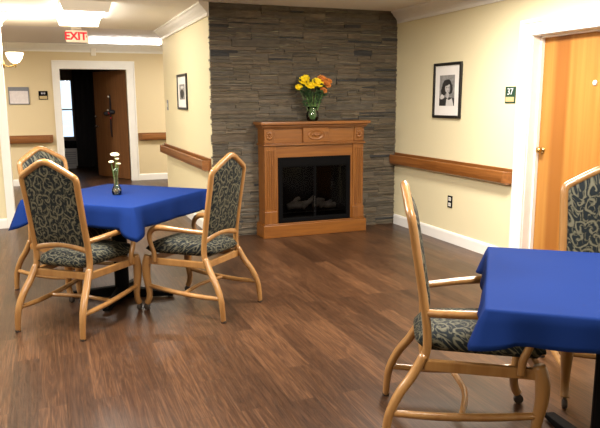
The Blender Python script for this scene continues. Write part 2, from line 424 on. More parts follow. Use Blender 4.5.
struct(run(CR, (X0, YF), (4.8, YF), (0, -1), CZ), 'trim_3', M['white'])
m = run(CR, (X0, 8.53), (LX, 8.53), (0, -1), CZ, m1=1); run(CR, (LX, 8.53), (LX, 8.68), (1, 0), CZ, m, m0=1, m1=1)
struct(m, 'trim_4', M['white'])
# end casing of the left wall stub
struct(boxes((LX-.095, LX, 8.505, 8.53, 0, CZ-.14), (LX-.012, LX, 8.53, 8.68, 0, CZ-.14)), 'trim_5', M['white'], bev=.004)
BB = [(0, 0), (.016, 0), (.016, .10), (.010, .118), (0, .122)]
def bboard(name, runs):
    m = MB()
    for p, q, out in runs: run(BB, p, q, out, 0, m)
    struct(m, name, M['white'])
bboard('baseboard_right', [((XR, 4.77), (XR, 6.955), (-1, 0)), ((XR, Y0), (XR, DY0-.14), (-1, 0))])
bboard('baseboard_partition', [((XL, 6.99), (XL, YP), (-1, 0)), ((XL-.016, YP), (4.8, YP), (0, 1))])
bboard('baseboard_far', [((X0, YF), (FX0-.13, YF), (0, -1)), ((FX1+.15, YF), (4.8, YF), (0, -1))])
bboard('baseboard_left', [((X0, 8.53), (LX-.095, 8.53), (0, -1)), ((X0, Y0), (X0, 8.53), (1, 0))])

# far doorway: casing, leaf
dr = tag(boxes((FX0-.125, FX0, YF-.022, YF, 0, FZ+.15), (FX1, FX1+.125+.03, YF-.022, YF, 0, FZ+.15), (FX0, FX1, YF-.022, YF, FZ, FZ+.15),
               (FX0-.125, FX0-.1, YF-.034, YF-.022, 0, FZ+.125), (FX1+.13, FX1+.155, YF-.034, YF-.022, 0, FZ+.125), (FX0-.125, FX1+.155, YF-.034, YF-.022, FZ+.125, FZ+.15),
               (FX0-.012, FX0, YF, YF+.13, 0, FZ), (FX1, FX1+.012, YF, YF+.13, 0, FZ), (FX0, FX1, YF, YF+.13, FZ, FZ+.012)).build('door_1', M['white'], bev=.004), kind='structure')
hx, hy = 1.478, 12.96; dx, dy = -.45, .893; LW = 1.16
m = MB(); nx, ny = dy*.045, -dx*.045
A = [(hx, hy), (hx+dx*LW, hy+dy*LW), (hx+dx*LW+nx, hy+dy*LW+ny), (hx+nx, hy+ny)]
m.prism([(x, y, .008) for x, y in A], [(x, y, FZ-.004) for x, y in A])
leaf = m.build('door_leaf', M['leafwood'], dr, bev=.003)
fxn, fyn = -dy, dx      # facing the corridor side
m = MB(); ex, ey = hx+dx*(LW-.07)+fxn*.03, hy+dy*(LW-.07)+fyn*.03
m.lathe([(.028, -.008), (.028, .008)], (ex, ey, 1.02), ax='y'); m.tube([(ex, ey, 1.02), (ex-dx*.1, ey-dy*.1, 1.02)], .01, dens=1)
m.lathe([(.026, -.008), (.026, .008)], (ex, ey, 1.22), ax='y')
m.build('door_lever', M['chrome'], dr, smooth=True)

# hanging decoration on the leaf
def onleaf(s, off, z): return (hx+dx*s+fxn*off, hy+dy*s+fyn*off, z)
S0 = .56
orn = thing('hanging_decoration', 'dark ribbon decoration with red bow hanging on open brown door', 'decoration', onleaf(S0, .002, .80))
O = Vector(onleaf(S0, .002, .80))
def loc(s, off, z): return Vector(onleaf(s, off, z))-O
m = MB(); m.tube([loc(S0, .012, .82), loc(S0+.01, .016, 1.0), loc(S0, .02, 1.2), loc(S0-.01, .02, 1.34), loc(S0, .014, 1.55), loc(S0+.01, .012, 1.66)], [.035, .045, .04, .05, .045, .03], n=8, flat=.3)
m.build('ribbon_tail', M['puce'], orn, smooth=True)
for a, b in ((-.10, 1.32), (.10, 1.29)):
    m = MB(); m.ball(loc(S0+a, .035, b), .075, 8, (1, .4, .6)); m.build('bow_loop', M['puce'], orn, smooth=True)
for a, b, c_ in ((-.01, 1.30, .03), (-.05, 1.20, .022)):
    m = MB(); m.ball(loc(S0+a, .05, b), c_, 8); m.build('knot', M['redfab'], orn, smooth=True)
for a, b, c_ in ((.02, .06, 1.355), (0, .045, 1.62)):
    m = MB(); m.ball(loc(S0+a, b, c_), .02, 8); m.build('bead', M['light'], orn, smooth=True)

# dim room behind the far doorway
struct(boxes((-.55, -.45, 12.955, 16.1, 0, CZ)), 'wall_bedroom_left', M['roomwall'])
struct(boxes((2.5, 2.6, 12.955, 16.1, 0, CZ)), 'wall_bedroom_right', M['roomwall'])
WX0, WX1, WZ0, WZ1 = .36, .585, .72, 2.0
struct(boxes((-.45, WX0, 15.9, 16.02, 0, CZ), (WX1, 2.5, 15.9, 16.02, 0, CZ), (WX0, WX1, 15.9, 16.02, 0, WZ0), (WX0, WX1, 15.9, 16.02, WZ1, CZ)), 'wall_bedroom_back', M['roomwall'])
w = struct(boxes((WX0, WX1, 15.94, 15.946, WZ0, WZ1)), 'window_1', M['window'])
boxes((WX0-.04, WX0, 15.87, 15.9, WZ0-.04, WZ1+.04), (WX1, WX1+.04, 15.87, 15.9, WZ0-.04, WZ1+.04), (WX0, WX1, 15.87, 15.9, WZ0-.04, WZ0), (WX0, WX1, 15.87, 15.9, WZ1, WZ1+.04), (WX0, WX1, 15.93, 15.955, 1.33, 1.36)).build('window_frame', M['roomwall'], w)
ac = thing('air_conditioner', 'grey air conditioner with dark control panel below bright bedroom window', 'air conditioner', (.42, 15.75, 0))
boxes((-.2, .2, -.1, .12, .06, .47), (-.17, .17, -.06, .1, 0, .06)).build('body', M['metalwhite'], ac, bev=.01)
m = MB(); m.prism([(-.2, -.1, .47), (-.2, .12, .47), (-.2, .12, .64), (-.2, -.04, .64)], [(.2, -.1, .47), (.2, .12, .47), (.2, .12, .64), (.2, -.04, .64)])
m.build('control_panel', M['black'], ac, bev=.006)
boxes(*[(-.17, .17, -.106, -.1, .12+.05*i, .14+.05*i) for i in range(6)]).build('grille', M['grey'], ac)
# dark sheet added beside the window, standing for the unlit bedroom
m = MB(); rows = []
for zz in (0.02, .8, 1.6, 2.3):
    rows.append([(.62+i*.035, 15.7+.035*math.sin(i*1.7)-.02*zz, zz) for i in range(24)])
m.grid(rows); cu = m.build('shade_sheet', M['shade_sheet'], smooth=True); so = cu.modifiers.new('thick', 'SOLIDIFY'); so.thickness = .006
tag(cu, 'dark sheet standing in for shade beside the bright bedroom window', 'shade_sheet')

# right-hand door: casing, jamb, leaf, knob, peephole
CW = .135
d2 = bpy.data.objects.new('door_2', None); C.objects.link(d2); d2.location = (XR+.124, DY1-.008, 0); d2['kind'] = 'structure'
def part2(mb, n, mat, **k):
    for v in mb.bm.verts: v.co -= Vector((XR+.124, DY1-.008, 0))
    return mb.build(n, mat, d2, **k)
m = MB()
for y0, y1 in ((DY1, DY1+CW), (DY0-CW, DY0)):
    m.box(XR-.02, XR, y0, y1, 0, DZ)
m.box(XR-.02, XR, DY0-CW, DY1+CW, DZ, DZ+CW)
for a, b in ((DY1+CW-.03, DY1+CW), (DY0-CW, DY0-CW+.03)): m.box(XR-.032, XR-.02, a, b, 0, DZ+CW-.03)
m.box(XR-.032, XR-.02, DY0-CW, DY1+CW, DZ+CW-.03, DZ+CW)
for a, b in ((DY1+.012, DY1+.03), (DY0-.03, DY0-.012)): m.box(XR-.026, XR-.02, a, b, 0, DZ+.012)
m.box(XR-.026, XR-.02, DY0-.03, DY1+.03, DZ+.012, DZ+.03)
part2(m, 'casing', M['white'], bev=.004)
m = boxes((XR, XR+.19, DY1-.006, DY1, 0, DZ), (XR, XR+.19, DY0, DY0+.006, 0, DZ), (XR, XR+.19, DY0, DY1, DZ-.006, DZ),
          (XR+.085, XR+.122, DY1-.02, DY1-.006, 0, DZ), (XR+.085, XR+.122, DY0+.006, DY0+.02, 0, DZ), (XR+.085, XR+.122, DY0, DY1, DZ-.02, DZ-.006))
part2(m, 'jamb', M['white'], bev=.002)
lf = part2(boxes((XR+.124, XR+.168, DY0+.008, DY1-.008, .008, DZ-.008)), 'door_leaf', M['door'], bev=.002)
m = MB(); m.lathe([(.03, 0), (.03, -.008), (.012, -.012), (.012, -.03), (.026, -.038), (.029, -.05), (.022, -.062), (.006, -.066)], (XR+.124, 4.565, 1.08), ax='x')
part2(m, 'doorknob', M['brass'], smooth=True)
m = MB(); m.lathe([(.022, 0), (.022, -.008), (.015, -.012), (.003, -.013)], (XR+.124, 4.02, 1.655), ax='x')
part2(m, 'peephole', M['light'], smooth=True)

# ------------------------------------------------------------------ handrails
def handrail(label, loc, L, rz, ends=(1, 1)):
    """local: along +x from 0 to L, wall plane y=0, front -y"""
    t = thing('handrail', label, 'handrail', loc, rz, 'oak handrails')
    boxes((0, L, -.02, -.002, .752, .892)).build('back_board', M['rail'], t, bev=.004)
    # front channel: U-shaped trough with mitred returns at its ends
    pr = [(.02, .758), (.062, .745), (.086, .762), (.094, .80), (.094, .858), (.086, .868), (.070, .868), (.066, .84), (.066, .80), (.02, .792)]
    m = MB(); c = .055
    A = [(ends[0]*(max(0, o-.035))*.95+.004, -o, zz) for o, zz in pr]; B = [(L-.004-ends[1]*(max(0, o-.035))*.95, -o, zz) for o, zz in pr]
    m.prism(A, B); m.build('front_rail', M['rail'], t, bev=.003)
    # end returns closing the trough
    for k, e in enumerate(ends):
        if not e: continue
        x = 0 if k == 0 else L; s = 1 if k == 0 else -1
        q = [(x+s*.003, -.018), (x+s*.003, -.036), (x+s*.058, -.0935), (x+s*.085, -.0935), (x+s*.03, -.018)]
        m = MB(); m.prism([(a, b, .76) for a, b in q], [(a, b, .867) for a, b in q]); m.build('end_return', M['rail'], t, bev=.002)
    return t
handrail('oak handrail on the cream wall below the woman portrait', (XR, 6.955, 0), 6.955-4.765, -PI/2, (0, 1))
handrail('oak handrail on the wall left of the stone fireplace wall', (XL, 10.03, 0), 10.03-7.04, -PI/2, (1, 1))
handrail('oak handrail on far wall left of the open doorway', (-1.6, YF, .03), 1.705, 0, (1, 1))
handrail('short oak handrail on far wall right of the open doorway', (1.655, YF, .03), 1.9, 0, (1, 1))

# ------------------------------------------------------------------ fireplace mantel
FXc = 2.822
fp = thing('fireplace_mantel', 'honey oak fireplace mantel with carved frieze against stone wall', 'fireplace', (FXc, 6.955, 0))
W = .608     # half-width of body ; local y: 0 = wall, front negative
Dp = -.23
boxes((-W-.032, W+.032, Dp-.035, 0, 0, .145), (-W-.02, W+.02, Dp-.02, 0, .145, .158)).build('plinth', M['oakx'], fp, bev=.006)
def pilaster(s):
    x0, x1 = (s*W, s*(W-.135)); a, b = min(x0, x1), max(x0, x1)
    m = boxes((a, b, Dp, 0, .158, 1.035))
    for i in range(4):
        xc = a+.028+i*.026; m.box(xc, xc+.013, Dp-.008, Dp, .33, .985)
    return m.build('pilaster', M['oak'], fp, bev=.003)
for s in (-1, 1):
    pilaster(s)
    a, b = sorted((s*(W+.006), s*(W-.141)))
    boxes((a, b, Dp-.014, Dp+.1, .158, .30)).build('plinth_block', M['oak'], fp, bev=.006)
iW = W-.135
boxes((-iW, iW, Dp+.012, 0, .90, 1.035)).build('header_panel', M['oakx'], fp, bev=.003)
for s in (-1, 1):
    a, b = sorted((s*iW, s*.448)); boxes((a, b, Dp+.012, 0, .158, .90)).build('side_panel', M['oak'], fp, bev=.003)
m = boxes((-W-.018, W+.018, Dp-.022, 0, 1.035, 1.05), (-W-.01, W+.01, Dp-.012, 0, 1.05, 1.062)); m.build('lower_moulding', M['oakx'], fp, bev=.004)
boxes((-W, W, Dp+.01, 0, 1.062, 1.225)).build('frieze', M['oakx'], fp, bev=.002)
for s in (-1, 1):
    a, b = sorted((s*W, s*(W-.12)))
    cb = boxes((a, b, Dp-.006, Dp+.02, 1.066, 1.222)).build('corner_block', M['oak'], fp, bev=.004)
    m = MB(); xc = s*(W-.06)
    for k in range(8):
        an = 2*PI*k/8; m.ball((xc+.026*math.cos(an), Dp-.008, 1.144+.032*math.sin(an)), .016, 6, (1, .5, 1.3))
    m.ball((xc, Dp-.01, 1.144), .014, 8); m.build('rosette', M['oak'], cb, smooth=True)
medal = boxes((-.155, .155, Dp-.02, Dp+.02, 1.064, 1.224)).build('centre_block', M['oakx'], fp, bev=.005)
m = MB(); rows = []
for r, yy in ((.105, 0), (.10, -.008), (.088, -.012), (.078, -.006), (.05, -.008), (.001, -.012)):
    rows.append([(r*math.cos(2*PI*k/32), Dp-.02+yy, 1.144+r*.55*math.sin(2*PI*k/32)) for k in range(32)])
m.grid(rows, True)
for k in range(5):
    m.ball((-.044+k*.022, Dp-.032, 1.144+.006*math.sin(k*2.2)), .014, 6, (1, .5, 1.2))
m.build('oval_carving', M['oakx'], medal, smooth=True)
m = boxes((-W-.02, W+.02, Dp-.025, 0, 1.225, 1.240), (-W-.03, W+.03, Dp-.045, 0, 1.240, 1.262)); m.build('cornice', M['oakx'], fp, bev=.005)
boxes((-W-.055, W+.055, Dp-.075, 0, 1.262, 1.297)).build('mantel_shelf', M['oakx'], fp, bev=.008, seg=3)

# electric firebox
fb = thing('electric_fireplace', 'black electric fireplace insert with glass doors and fake logs', 'fireplace insert', (FXc, 6.955, .158))
FH = .742
boxes((-.445, -.405, Dp+.005, Dp+.03, 0, FH), (.405, .445, Dp+.005, Dp+.03, 0, FH), (-.405, .405, Dp+.005, Dp+.03, FH-.10, FH), (-.405, .405, Dp+.005, Dp+.03, 0, .045)).build('frame', M['black'], fb, bev=.003)
boxes((-.44, .44, -.03, -.01, 0, FH), (-.44, -.43, Dp+.03, -.03, 0, FH), (.43, .44, Dp+.03, -.03, 0, FH), (-.43, .43, Dp+.03, -.03, 0, .05), (-.43, .43, Dp+.03, -.03, FH-.02, FH)).build('firebox', M['black'], fb)
for a, b in ((.418, .43), (-.43, -.418)):
    m = MB(); m.box(a*1.004, b*1.004, Dp+.035, -.035, .07, .66)
    for i in range(9): m.box(min(a, b) if a < 0 else a-.004, b if a > 0 else b+.004, Dp+.04, -.04, .09+i*.06, .135+i*.06)
    m.build('brick_liner', M['rubber'], fb)
for s in (-1, 1):
    a, b = sorted((s*.004, s*.405))
    g = boxes((a+.012, b-.012, Dp+.016, Dp+.020, .057, FH-.112)).build('glass_door', M['smoke'], fb)
    boxes((a, a+.012, Dp+.012, Dp+.024, .045, FH-.1), (b-.012, b, Dp+.012, Dp+.024, .045, FH-.1), (a+.012, b-.012, Dp+.012, Dp+.024, .045, .057), (a+.012, b-.012, Dp+.012, Dp+.024, FH-.112, FH-.1)).build('door_frame', M['black'], g)
m = MB(); rows = []
for i in range(8):
    rows.append([(-.40+j*.04, -.165+i*.018, .095+.018*random.random()-.004*i) for j in range(21)])
m.grid(rows); m.build('ember_bed', M['ash'], fb, smooth=True)
for p, q, r in (((-.30, -.12, .165), (-.05, -.09, .185), .042), ((.02, -.09, .175), (.30, -.12, .155), .036), ((-.12, -.13, .14), (.05, -.07, .26), .028), ((.16, -.11, .21), (-.0, -.08, .22), .026), ((-.14, -.08, .25), (-.25, -.11, .20), .024), ((.10, -.13, .14), (.26, -.08, .20), .024)):
    m = MB(); P, Q = Vector(p), Vector(q); m.tube([P, P.lerp(Q, .33)+Vector((0, 0, .008)), P.lerp(Q, .66)-Vector((0, 0, .005)), Q], [r*.9, r, r*1.05, r*.85], n=9)
    m.build('log', M['log'], fb, smooth=True)

# ------------------------------------------------------------------ flowers
def petals(m, c, axis, r, layers, n):
    c = Vector(c); ax = Vector(axis).normalized(); u = ax.orthogonal().normalized(); w = ax.cross(u)
    for L in range(layers):
        tilt = .25+1.05*L/max(1, layers-1); rr = r*(1-.22*L)
        for k in range(n):
            a = 2*PI*(k+.5*L)/n+random.uniform(-.12, .12); d = u*math.cos(a)+w*math.sin(a); s = ax.cross(d)
            tip = c+(d*math.cos(tilt)+ax*math.sin(tilt))*rr
            mid = c+(d*math.cos(tilt*.8)+ax*math.sin(tilt*.8))*rr*.6
            wd = rr*1.9*PI/n/2
            th = (ax*math.cos(tilt)-d*math.sin(tilt))*rr*.05
            f = [c, mid+s*wd, tip+s*wd*.55, tip+ax*rr*.05, tip-s*wd*.55, mid-s*wd]
            m.prism([q+th for q in f], [q-th for q in f])
def flower(name, label, group, base, top, r, mat, layers=3, n=9, lean=(0, 0, 1), sr=.003):
    t = thing(name, label, 'flower', base, 0, group)
    b = Vector(base); v = Vector(top)-b
    m = MB(); m.tube([(0, 0, 0), v*.5+Vector((0, 0, .01)), v], sr, n=6); m.build('stem', M['stem'], t, smooth=True)
    m = MB(); petals(m, v, lean, r, layers, n); m.ball(v+Vector(lean).normalized()*r*.15, r*.35, 8, jit=.2); m.build('bloom', mat, t)
    return t
# mantel vase
VX, VY, VZ = 2.813, 6.79, 1.298
va = tag(MB(), None) if False else None
m = MB(); pr = [(.052, 0), (.066, .02), (.072, .06), (.066, .10), (.052, .13), (.058, .16)]
m.lathe(pr+[(r-.005, z) for r, z in pr[::-1][:-1]]+[(.045, .012)], cap=True, n=24)
v = m.build('flower_vase', M['glass'], smooth=True); v.location = (VX, VY, VZ); tag(v, 'clear glass vase of mixed flowers on the oak mantel', 'vase')
FL = [('yellow_flower', 'top left yellow flower in the mantel bouquet', -.115, -.03, .50, .062, 'yellow'),
      ('yellow_flower', 'yellow flower at left middle of the mantel bouquet', -.05, -.055, .455, .066, 'yellow'),
      ('yellow_flower', 'yellow flower at the centre of the mantel bouquet', .035, -.06, .475, .070, 'yellow'),
      ('yellow_flower', 'small yellow flower low on left edge of the mantel bouquet', -.165, -.01, .43, .045, 'yellow'),
      ('yellow_flower', 'yellow flower at the top middle of the mantel bouquet', -.07, .02, .535, .045, 'yellow'),
      ('orange_flower', 'upper orange flower at the right of the mantel bouquet', .105, -.02, .52, .058, 'orange'),
      ('orange_flower', 'middle orange flower at the right of the mantel bouquet', .15, -.045, .46, .056, 'orange'),
      ('orange_flower', 'lowest orange flower at the right of the mantel bouquet', .11, -.06, .395, .045, 'orange'),
      ('orange_flower', 'orange flower furthest right in the mantel bouquet', .195, -.01, .50, .042, 'orange')]
for nme, lab, dx_, dy_, dz_, r, mt in FL:
    flower(nme, lab, 'flowers in the mantel bouquet', (VX+dx_*.12, VY+dy_*.12, VZ+.02), (VX+dx_, VY+dy_, VZ+dz_-.06), r, M[mt], 3, 11, (dx_*1.2, -.8, .75))
m = MB()
for i in range(150):
    a = random.uniform(0, 2*PI); rr = random.uniform(.02, .15); zz = random.uniform(.16, .43); rr *= .35+.65*(zz-.13)/.3
    p = Vector((rr*math.cos(a), rr*.55*math.sin(a)-.01, zz)); d = Vector((math.cos(a)*.8, math.sin(a)*.5, random.uniform(-.3, 1))).normalized()
    s = d.orthogonal().normalized(); Lf = random.uniform(.05, .1); th = d.cross(s)*.0015
    q = [p, p+d*Lf*.5+s*Lf*.17, p+d*Lf, p+d*Lf*.5-s*Lf*.17]; m.prism([x+th for x in q], [x-th for x in q])
for i in range(14):
    a = 2*PI*i/14; m.mi = 1; m.tube([(.02*math.cos(a), .02*math.sin(a), .02), (.035*math.cos(a), .03*math.sin(a), .16), (.10*math.cos(a), .06*math.sin(a), .32)], .003, n=5, dens=3)
g = m.build('bouquet_foliage', [M['leaf'], M['stem']]); g.location = (VX, VY, VZ); tag(g, 'dark green leaves and stems filling the mantel bouquet', 'leaves', kind='stuff')

# ------------------------------------------------------------------ armchairs
def chair_proto():
    root = thing('armchair', '', 'chair')
    stile = [(.165, .217, .41), (.176, .216, .47), (.172, .214, .56), (.158, .212, .66), (.138, .212, .78), (.118, .213, .90), (.101, .215, 1.000), (.096, .214, 1.026), (.092, .207, 1.045), (.087, .190, 1.059), (.078, .115, 1.101), (.070, .050, 1.135), (.068, .022, 1.145), (.067, 0, 1.148)]
    path = [(x, -y, z) for x, y, z in stile]+[(x, y, z) for x, y, z in stile[::-1][1:]]
    m = MB(); m.tube(path, .0225, n=12, flat=.85, dens=4, ref=(0, 1, 0)); m.build('back_frame', M['frame'], root, smooth=True)
    for s in (-1, 1):   # rear legs
        m = MB(); m.tube([(0, s*.262, .008), (.004, s*.262, .07), (.018, s*.258, .16), (.06, s*.246, .255), (.115, s*.230, .335), (.165, s*.217, .43)], [.019, .021, .0235, .025, .0255, .0235], n=12, flat=.88, ref=(0, 1, 0))
        l = m.build('leg', M['frame'], root, smooth=True)
        m = MB(); m.lathe([(.017, 0), (.019, .006), (.018, .014)], (0, s*.262, 0), n=12); m.build('glide', M['rubber'], l)
    for s in (-1, 1):   # front cabriole legs with castors
        m = MB(); m.tube([(.640, s*.257, .42), (.652, s*.258, .375), (.660, s*.259, .325), (.658, s*.258, .255), (.648, s*.256, .185), (.642, s*.255, .13), (.650, s*.255, .085), (.666, s*.256, .055)], [.027, .031, .032, .029, .0245, .022, .022, .023], n=12)
        l = m.build('leg', M['frame'], root, smooth=True)
        m = MB(); m.lathe([(.019, -.012), (.024, -.009), (.025, 0), (.024, .009), (.019, .012)], (.670, s*.256, .025), n=16, ax='y')
        m.tube([(.667, s*.256, .06), (.670, s*.256, .04)], .009, n=8, dens=1); m.build('caster', M['rubber'], l, smooth=True)
    # seat frame
    m = MB()
    def bar(p, q, h=.05, w=.028, z=.358):
        p, q = Vector((*p, 0)), Vector((*q, 0)); d = (q-p).normalized(); n = Vector((-d.y, d.x, 0))*w/2
        A = [p+n, q+n, q-n, p-n]; m.prism([x+Vector((0, 0, z)) for x in A], [x+Vector((0, 0, z+h)) for x in A])
    for s in (-1, 1): bar((.165, s*.215), (.645, s*.258))
    bar((.165, -.215), (.165, .215)); bar((.645, -.258), (.645, .258))
    m.build('seat_frame', M['frame'], root, bev=.006, seg=2)
    # seat cushion
    m = MB(); N = 14; rows = []
    for sgn in (1, -1):
        rr = []
        for i in range(N+1):
            u = -1+2*i/N; row = []
            for j in range(N+1):
                v_ = -1+2*j/N
                F = .405+.280*u; hw = .190+.068*(u+1)/2
                # rounded plan corners
                k = 1-.055*(abs(u)**4)*(abs(v_)**4)
                e = (1-abs(u)**5)*(1-abs(v_)**5)
                z_ = .466+sgn*.040*(1-(max(abs(u), abs(v_)))**10)+(.028*e if sgn > 0 else 0)
                row.append((.405+(F-.405)*k, hw*v_*k, z_))
            rr.append(row)
        m.grid(rr)
    m.build('seat_cushion', M['fabric'], root, smooth=True)
    # upholstered back panel
    def stile_at(z):
        for a, b in zip(stile, stile[1:]):
            if a[2] <= z <= b[2]:
                t = (z-a[2])/(b[2]-a[2]); return a[0]+(b[0]-a[0])*t
        return stile[-1][0]
    def topz(y):
        y = abs(y); pts = [(0, 1.132), (.045, 1.124), (.115, 1.088), (.185, 1.048), (.205, 1.028)]
        for a, b in zip(pts, pts[1:]):
            if a[0] <= y <= b[0]: return a[1]+(b[1]-a[1])*(y-a[0])/(b[0]-a[0])
        return 1.03
    m = MB(); NU, NV = 14, 20
    for sgn in (1, -1):
        rr = []
        for j in range(NV+1):
            v_ = j/NV; row = []
            for i in range(NU+1):
                u = -1+2*i/NU; y = (.2085 if sgn > 0 else .202)*u; z0 = .575+.022*(1-u*u); z_ = z0+(topz(y)-z0)*v_
                e = (1-abs(u)**6)*(1-abs(2*v_-1)**8)
                row.append((stile_at(min(z_, 1.13))+sgn*((.030 if sgn > 0 else .016)*e+.004), y, z_))
            rr.append(row)
        m.grid(rr)
    m.build('backrest', M['fabric'], root, smooth=True)
    m = MB(); m.tube([(.170, -.212, .552), (.171, -.12, .572), (.171, 0, .585), (.171, .12, .572), (.170, .212, .552)], .0215, n=10, flat=.6, ref=(0, 0, 1)); m.build('back_rail', M['frame'], root, smooth=True)
    for s in (-1, 1):
        m = MB(); m.tube([(.160, s*.212, .618), (.25, s*.238, .624), (.37, s*.264, .634), (.48, s*.278, .640), (.55, s*.280, .632), (.592, s*.279, .600), (.604, s*.277, .555), (.590, s*.275, .500), (.570, s*.273, .445), (.566, s*.272, .380)], [.018, .018, .019, .021, .021, .0195, .0175, .017, .0175, .018], n=12)
        m.build('armrest', M['frame'], root, smooth=True)
        m = MB(); m.tube([(.025, s*.256, .165), (.22, s*.254, .160), (.45, s*.256, .172), (.645, s*.259, .195)], [.016, .018, .018, .016], n=10); m.build('stretcher', M['frame'], root, smooth=True)
    m = MB(); m.tube([(.33, -.254, .165), (.37, 0, .165), (.33, .254, .165)], .0145, n=10); m.build('stretcher', M['frame'], root, smooth=True)
    return root
ch = chair_proto()
spots = [(-.072, 4.374, 49.5, 'scroll-patterned oak armchair turned with its back to us at the left blue table'),
         (1.252, 4.370, 133.0, 'scroll-patterned oak armchair facing left at the right side of the vase table'),
         (1.438, 2.552, -29.5, 'scroll-patterned oak armchair in profile facing right, tucked under the nearest blue table'),
         (2.905, 2.735, 236.8, 'scroll-patterned oak armchair behind the nearest table, in front of the orange door'),
         (-.106, 5.770, -53.0, 'scroll-patterned oak armchair at far left, half hidden behind another chair')]
for i, (x, y, a, lab) in enumerate(spots):
    o = ch if i == 0 else copy_tree(ch)
    o.location = (x, y, 0); o.rotation_euler = (0, 0, math.radians(a)); tag(o, lab, 'chair', 'scroll-patterned armchairs')

# ------------------------------------------------------------------ tables and cloths
TZ = .815
def table(label, x, y, ang, base, bang, blen, side):
    t = thing('dining_table', label, 'table', (x, y, 0), math.radians(ang), 'pedestal dining tables')
    h_ = side/2-.012
    boxes((-h_, h_, -h_, h_, TZ-.035, TZ-.006)).build('tabletop', M['oak'], t, bev=.006)
    R = Matrix.Rotation(-math.radians(ang), 3, 'Z'); c = R @ Vector((base[0]-x, base[1]-y, 0))
    m = MB(); m.lathe([(.055, .05), (.055, .74), (.12, .765), (.12, .78)], c, n=20); m.build('pedestal', M['black'], t, bev=.003)
    for k in range(4):
        a = math.radians(bang-ang+90*k); d = Vector((math.cos(a), math.sin(a), 0)); n = Vector((-d.y, d.x, 0))*.035
        m = MB(); q0, q1 = c+d*.03, c+d*blen
        A = [q0-n, q0+n, q0+n+Vector((0, 0, .09)), q0-n+Vector((0, 0, .09))]; B = [q1-n*.8+Vector((0, 0, .012)), q1+n*.8+Vector((0, 0, .012)), q1+n*.8+Vector((0, 0, .035)), q1-n*.8+Vector((0, 0, .035))]
        m.prism(A, B); f = m.build('foot', M['black'], t, bev=.008)
        m = MB(); m.lathe([(.022, 0), (.022, .013)], c+d*(blen-.03), n=12); m.build('glide', M['rubber'], f)
    return t
def cloth(label, x, y, ang, side, drops, seed, cornerdrop=.05, flare=.07):
    """square cloth: flat top, rounded fold, hanging sides with pleated corners. drops = per side (+x,+y,-x,-y) """
    rnd = random.Random(seed); H = side/2; rc = .018; per = []
    sides = [((H, -H), (H, H), (1, 0)), ((H, H), (-H, H), (0, 1)), ((-H, H), (-H, -H), (-1, 0)), ((-H, -H), (H, -H), (0, -1))]
    NS = 56
    for k, (p, q, n) in enumerate(sides):
        nn = sides[(k+1) % 4][2]; pn = sides[(k-1) % 4][2]
        for i in range(NS):
            u = i/NS; s = u*2*H; dc = min(s, 2*H-s)
            px, py = p[0]+(q[0]-p[0])*u, p[1]+(q[1]-p[1])*u
            w = max(0, 1-dc/.07)**1.3*.5; other = pn if s < H else nn
            nx_, ny_ = n[0]*(1-w)+other[0]*w, n[1]*(1-w)+other[1]*w; ln = math.hypot(nx_, ny_)
            od = drops[(k-1) % 4] if s < H else drops[(k+1) % 4]
            d = drops[k]*(1-w)+od*w
            per.append((px, py, nx_/ln, ny_/ln, d, dc, k, s))
    ph = [rnd.uniform(0, 6) for _ in range(4)]
    m = MB(); rows = []
    for f in (0, .35, .7, .9, .97): rows.append([(px*f, py*f, TZ+.0015*math.sin(px*f*9+ph[0])*math.sin(py*f*7+ph[1])) for px, py, *_ in per])
    for e in (0, .5, 1.):
        a = e*PI/2; rows.append([(px-nx_*.008*(1-math.sin(a)), py-ny_*.008*(1-math.sin(a)), TZ-.008*(1-math.cos(a))) for px, py, nx_, ny_, *_ in per])
    for t in (.15, .3, .5, .7, .85, 1.):
        row = []
        for px, py, nx_, ny_, d, dc, k, s in per:
            cb = max(0, 1-dc/.105); dent = math.exp(-((dc-.15)/.04)**2)
            rip = .006*math.sin(s*14+ph[k])+.004*math.sin(s*31+ph[(k+1) % 4])
            out = .004+t*(.014+rip*.8)+cb*flare*t-dent*.006*t
            dd = d+cornerdrop*cb
            row.append((px+nx_*out, py+ny_*out, TZ-.008-(dd-.008)*t))
        rows.append(row)
    R = m.grid(rows, True)
    o = m.build('tablecloth', M['cloth'], smooth=True); o.location = (x, y, 0); o.rotation_euler = (0, 0, math.radians(ang))
    so = o.modifiers.new('thick', 'SOLIDIFY'); so.thickness = .002; so.offset = 1
    return tag(o, label, 'tablecloth', 'blue tablecloths')
T1 = (.492, 5.13, 46.5); T2 = (2.07, 1.832, 52)
table('black pedestal table under blue cloth with bud vase, left of fireplace', T1[0], T1[1], T1[2], (.475, 5.10), -23, .41, 1.0)
cloth('blue tablecloth on the left table holding the bud vase', *T1, 1.003, (.155, .158, .158, .155), 3, .065, .075)
table('black pedestal table under blue cloth, nearest us at the right', T2[0], T2[1], T2[2], (2.06, 1.827), 75, .45, 1.0)
cloth('blue tablecloth on the nearest table at the right edge', *T2, 1.003, (.115, .115, .115, .112), 5, .022, .055)

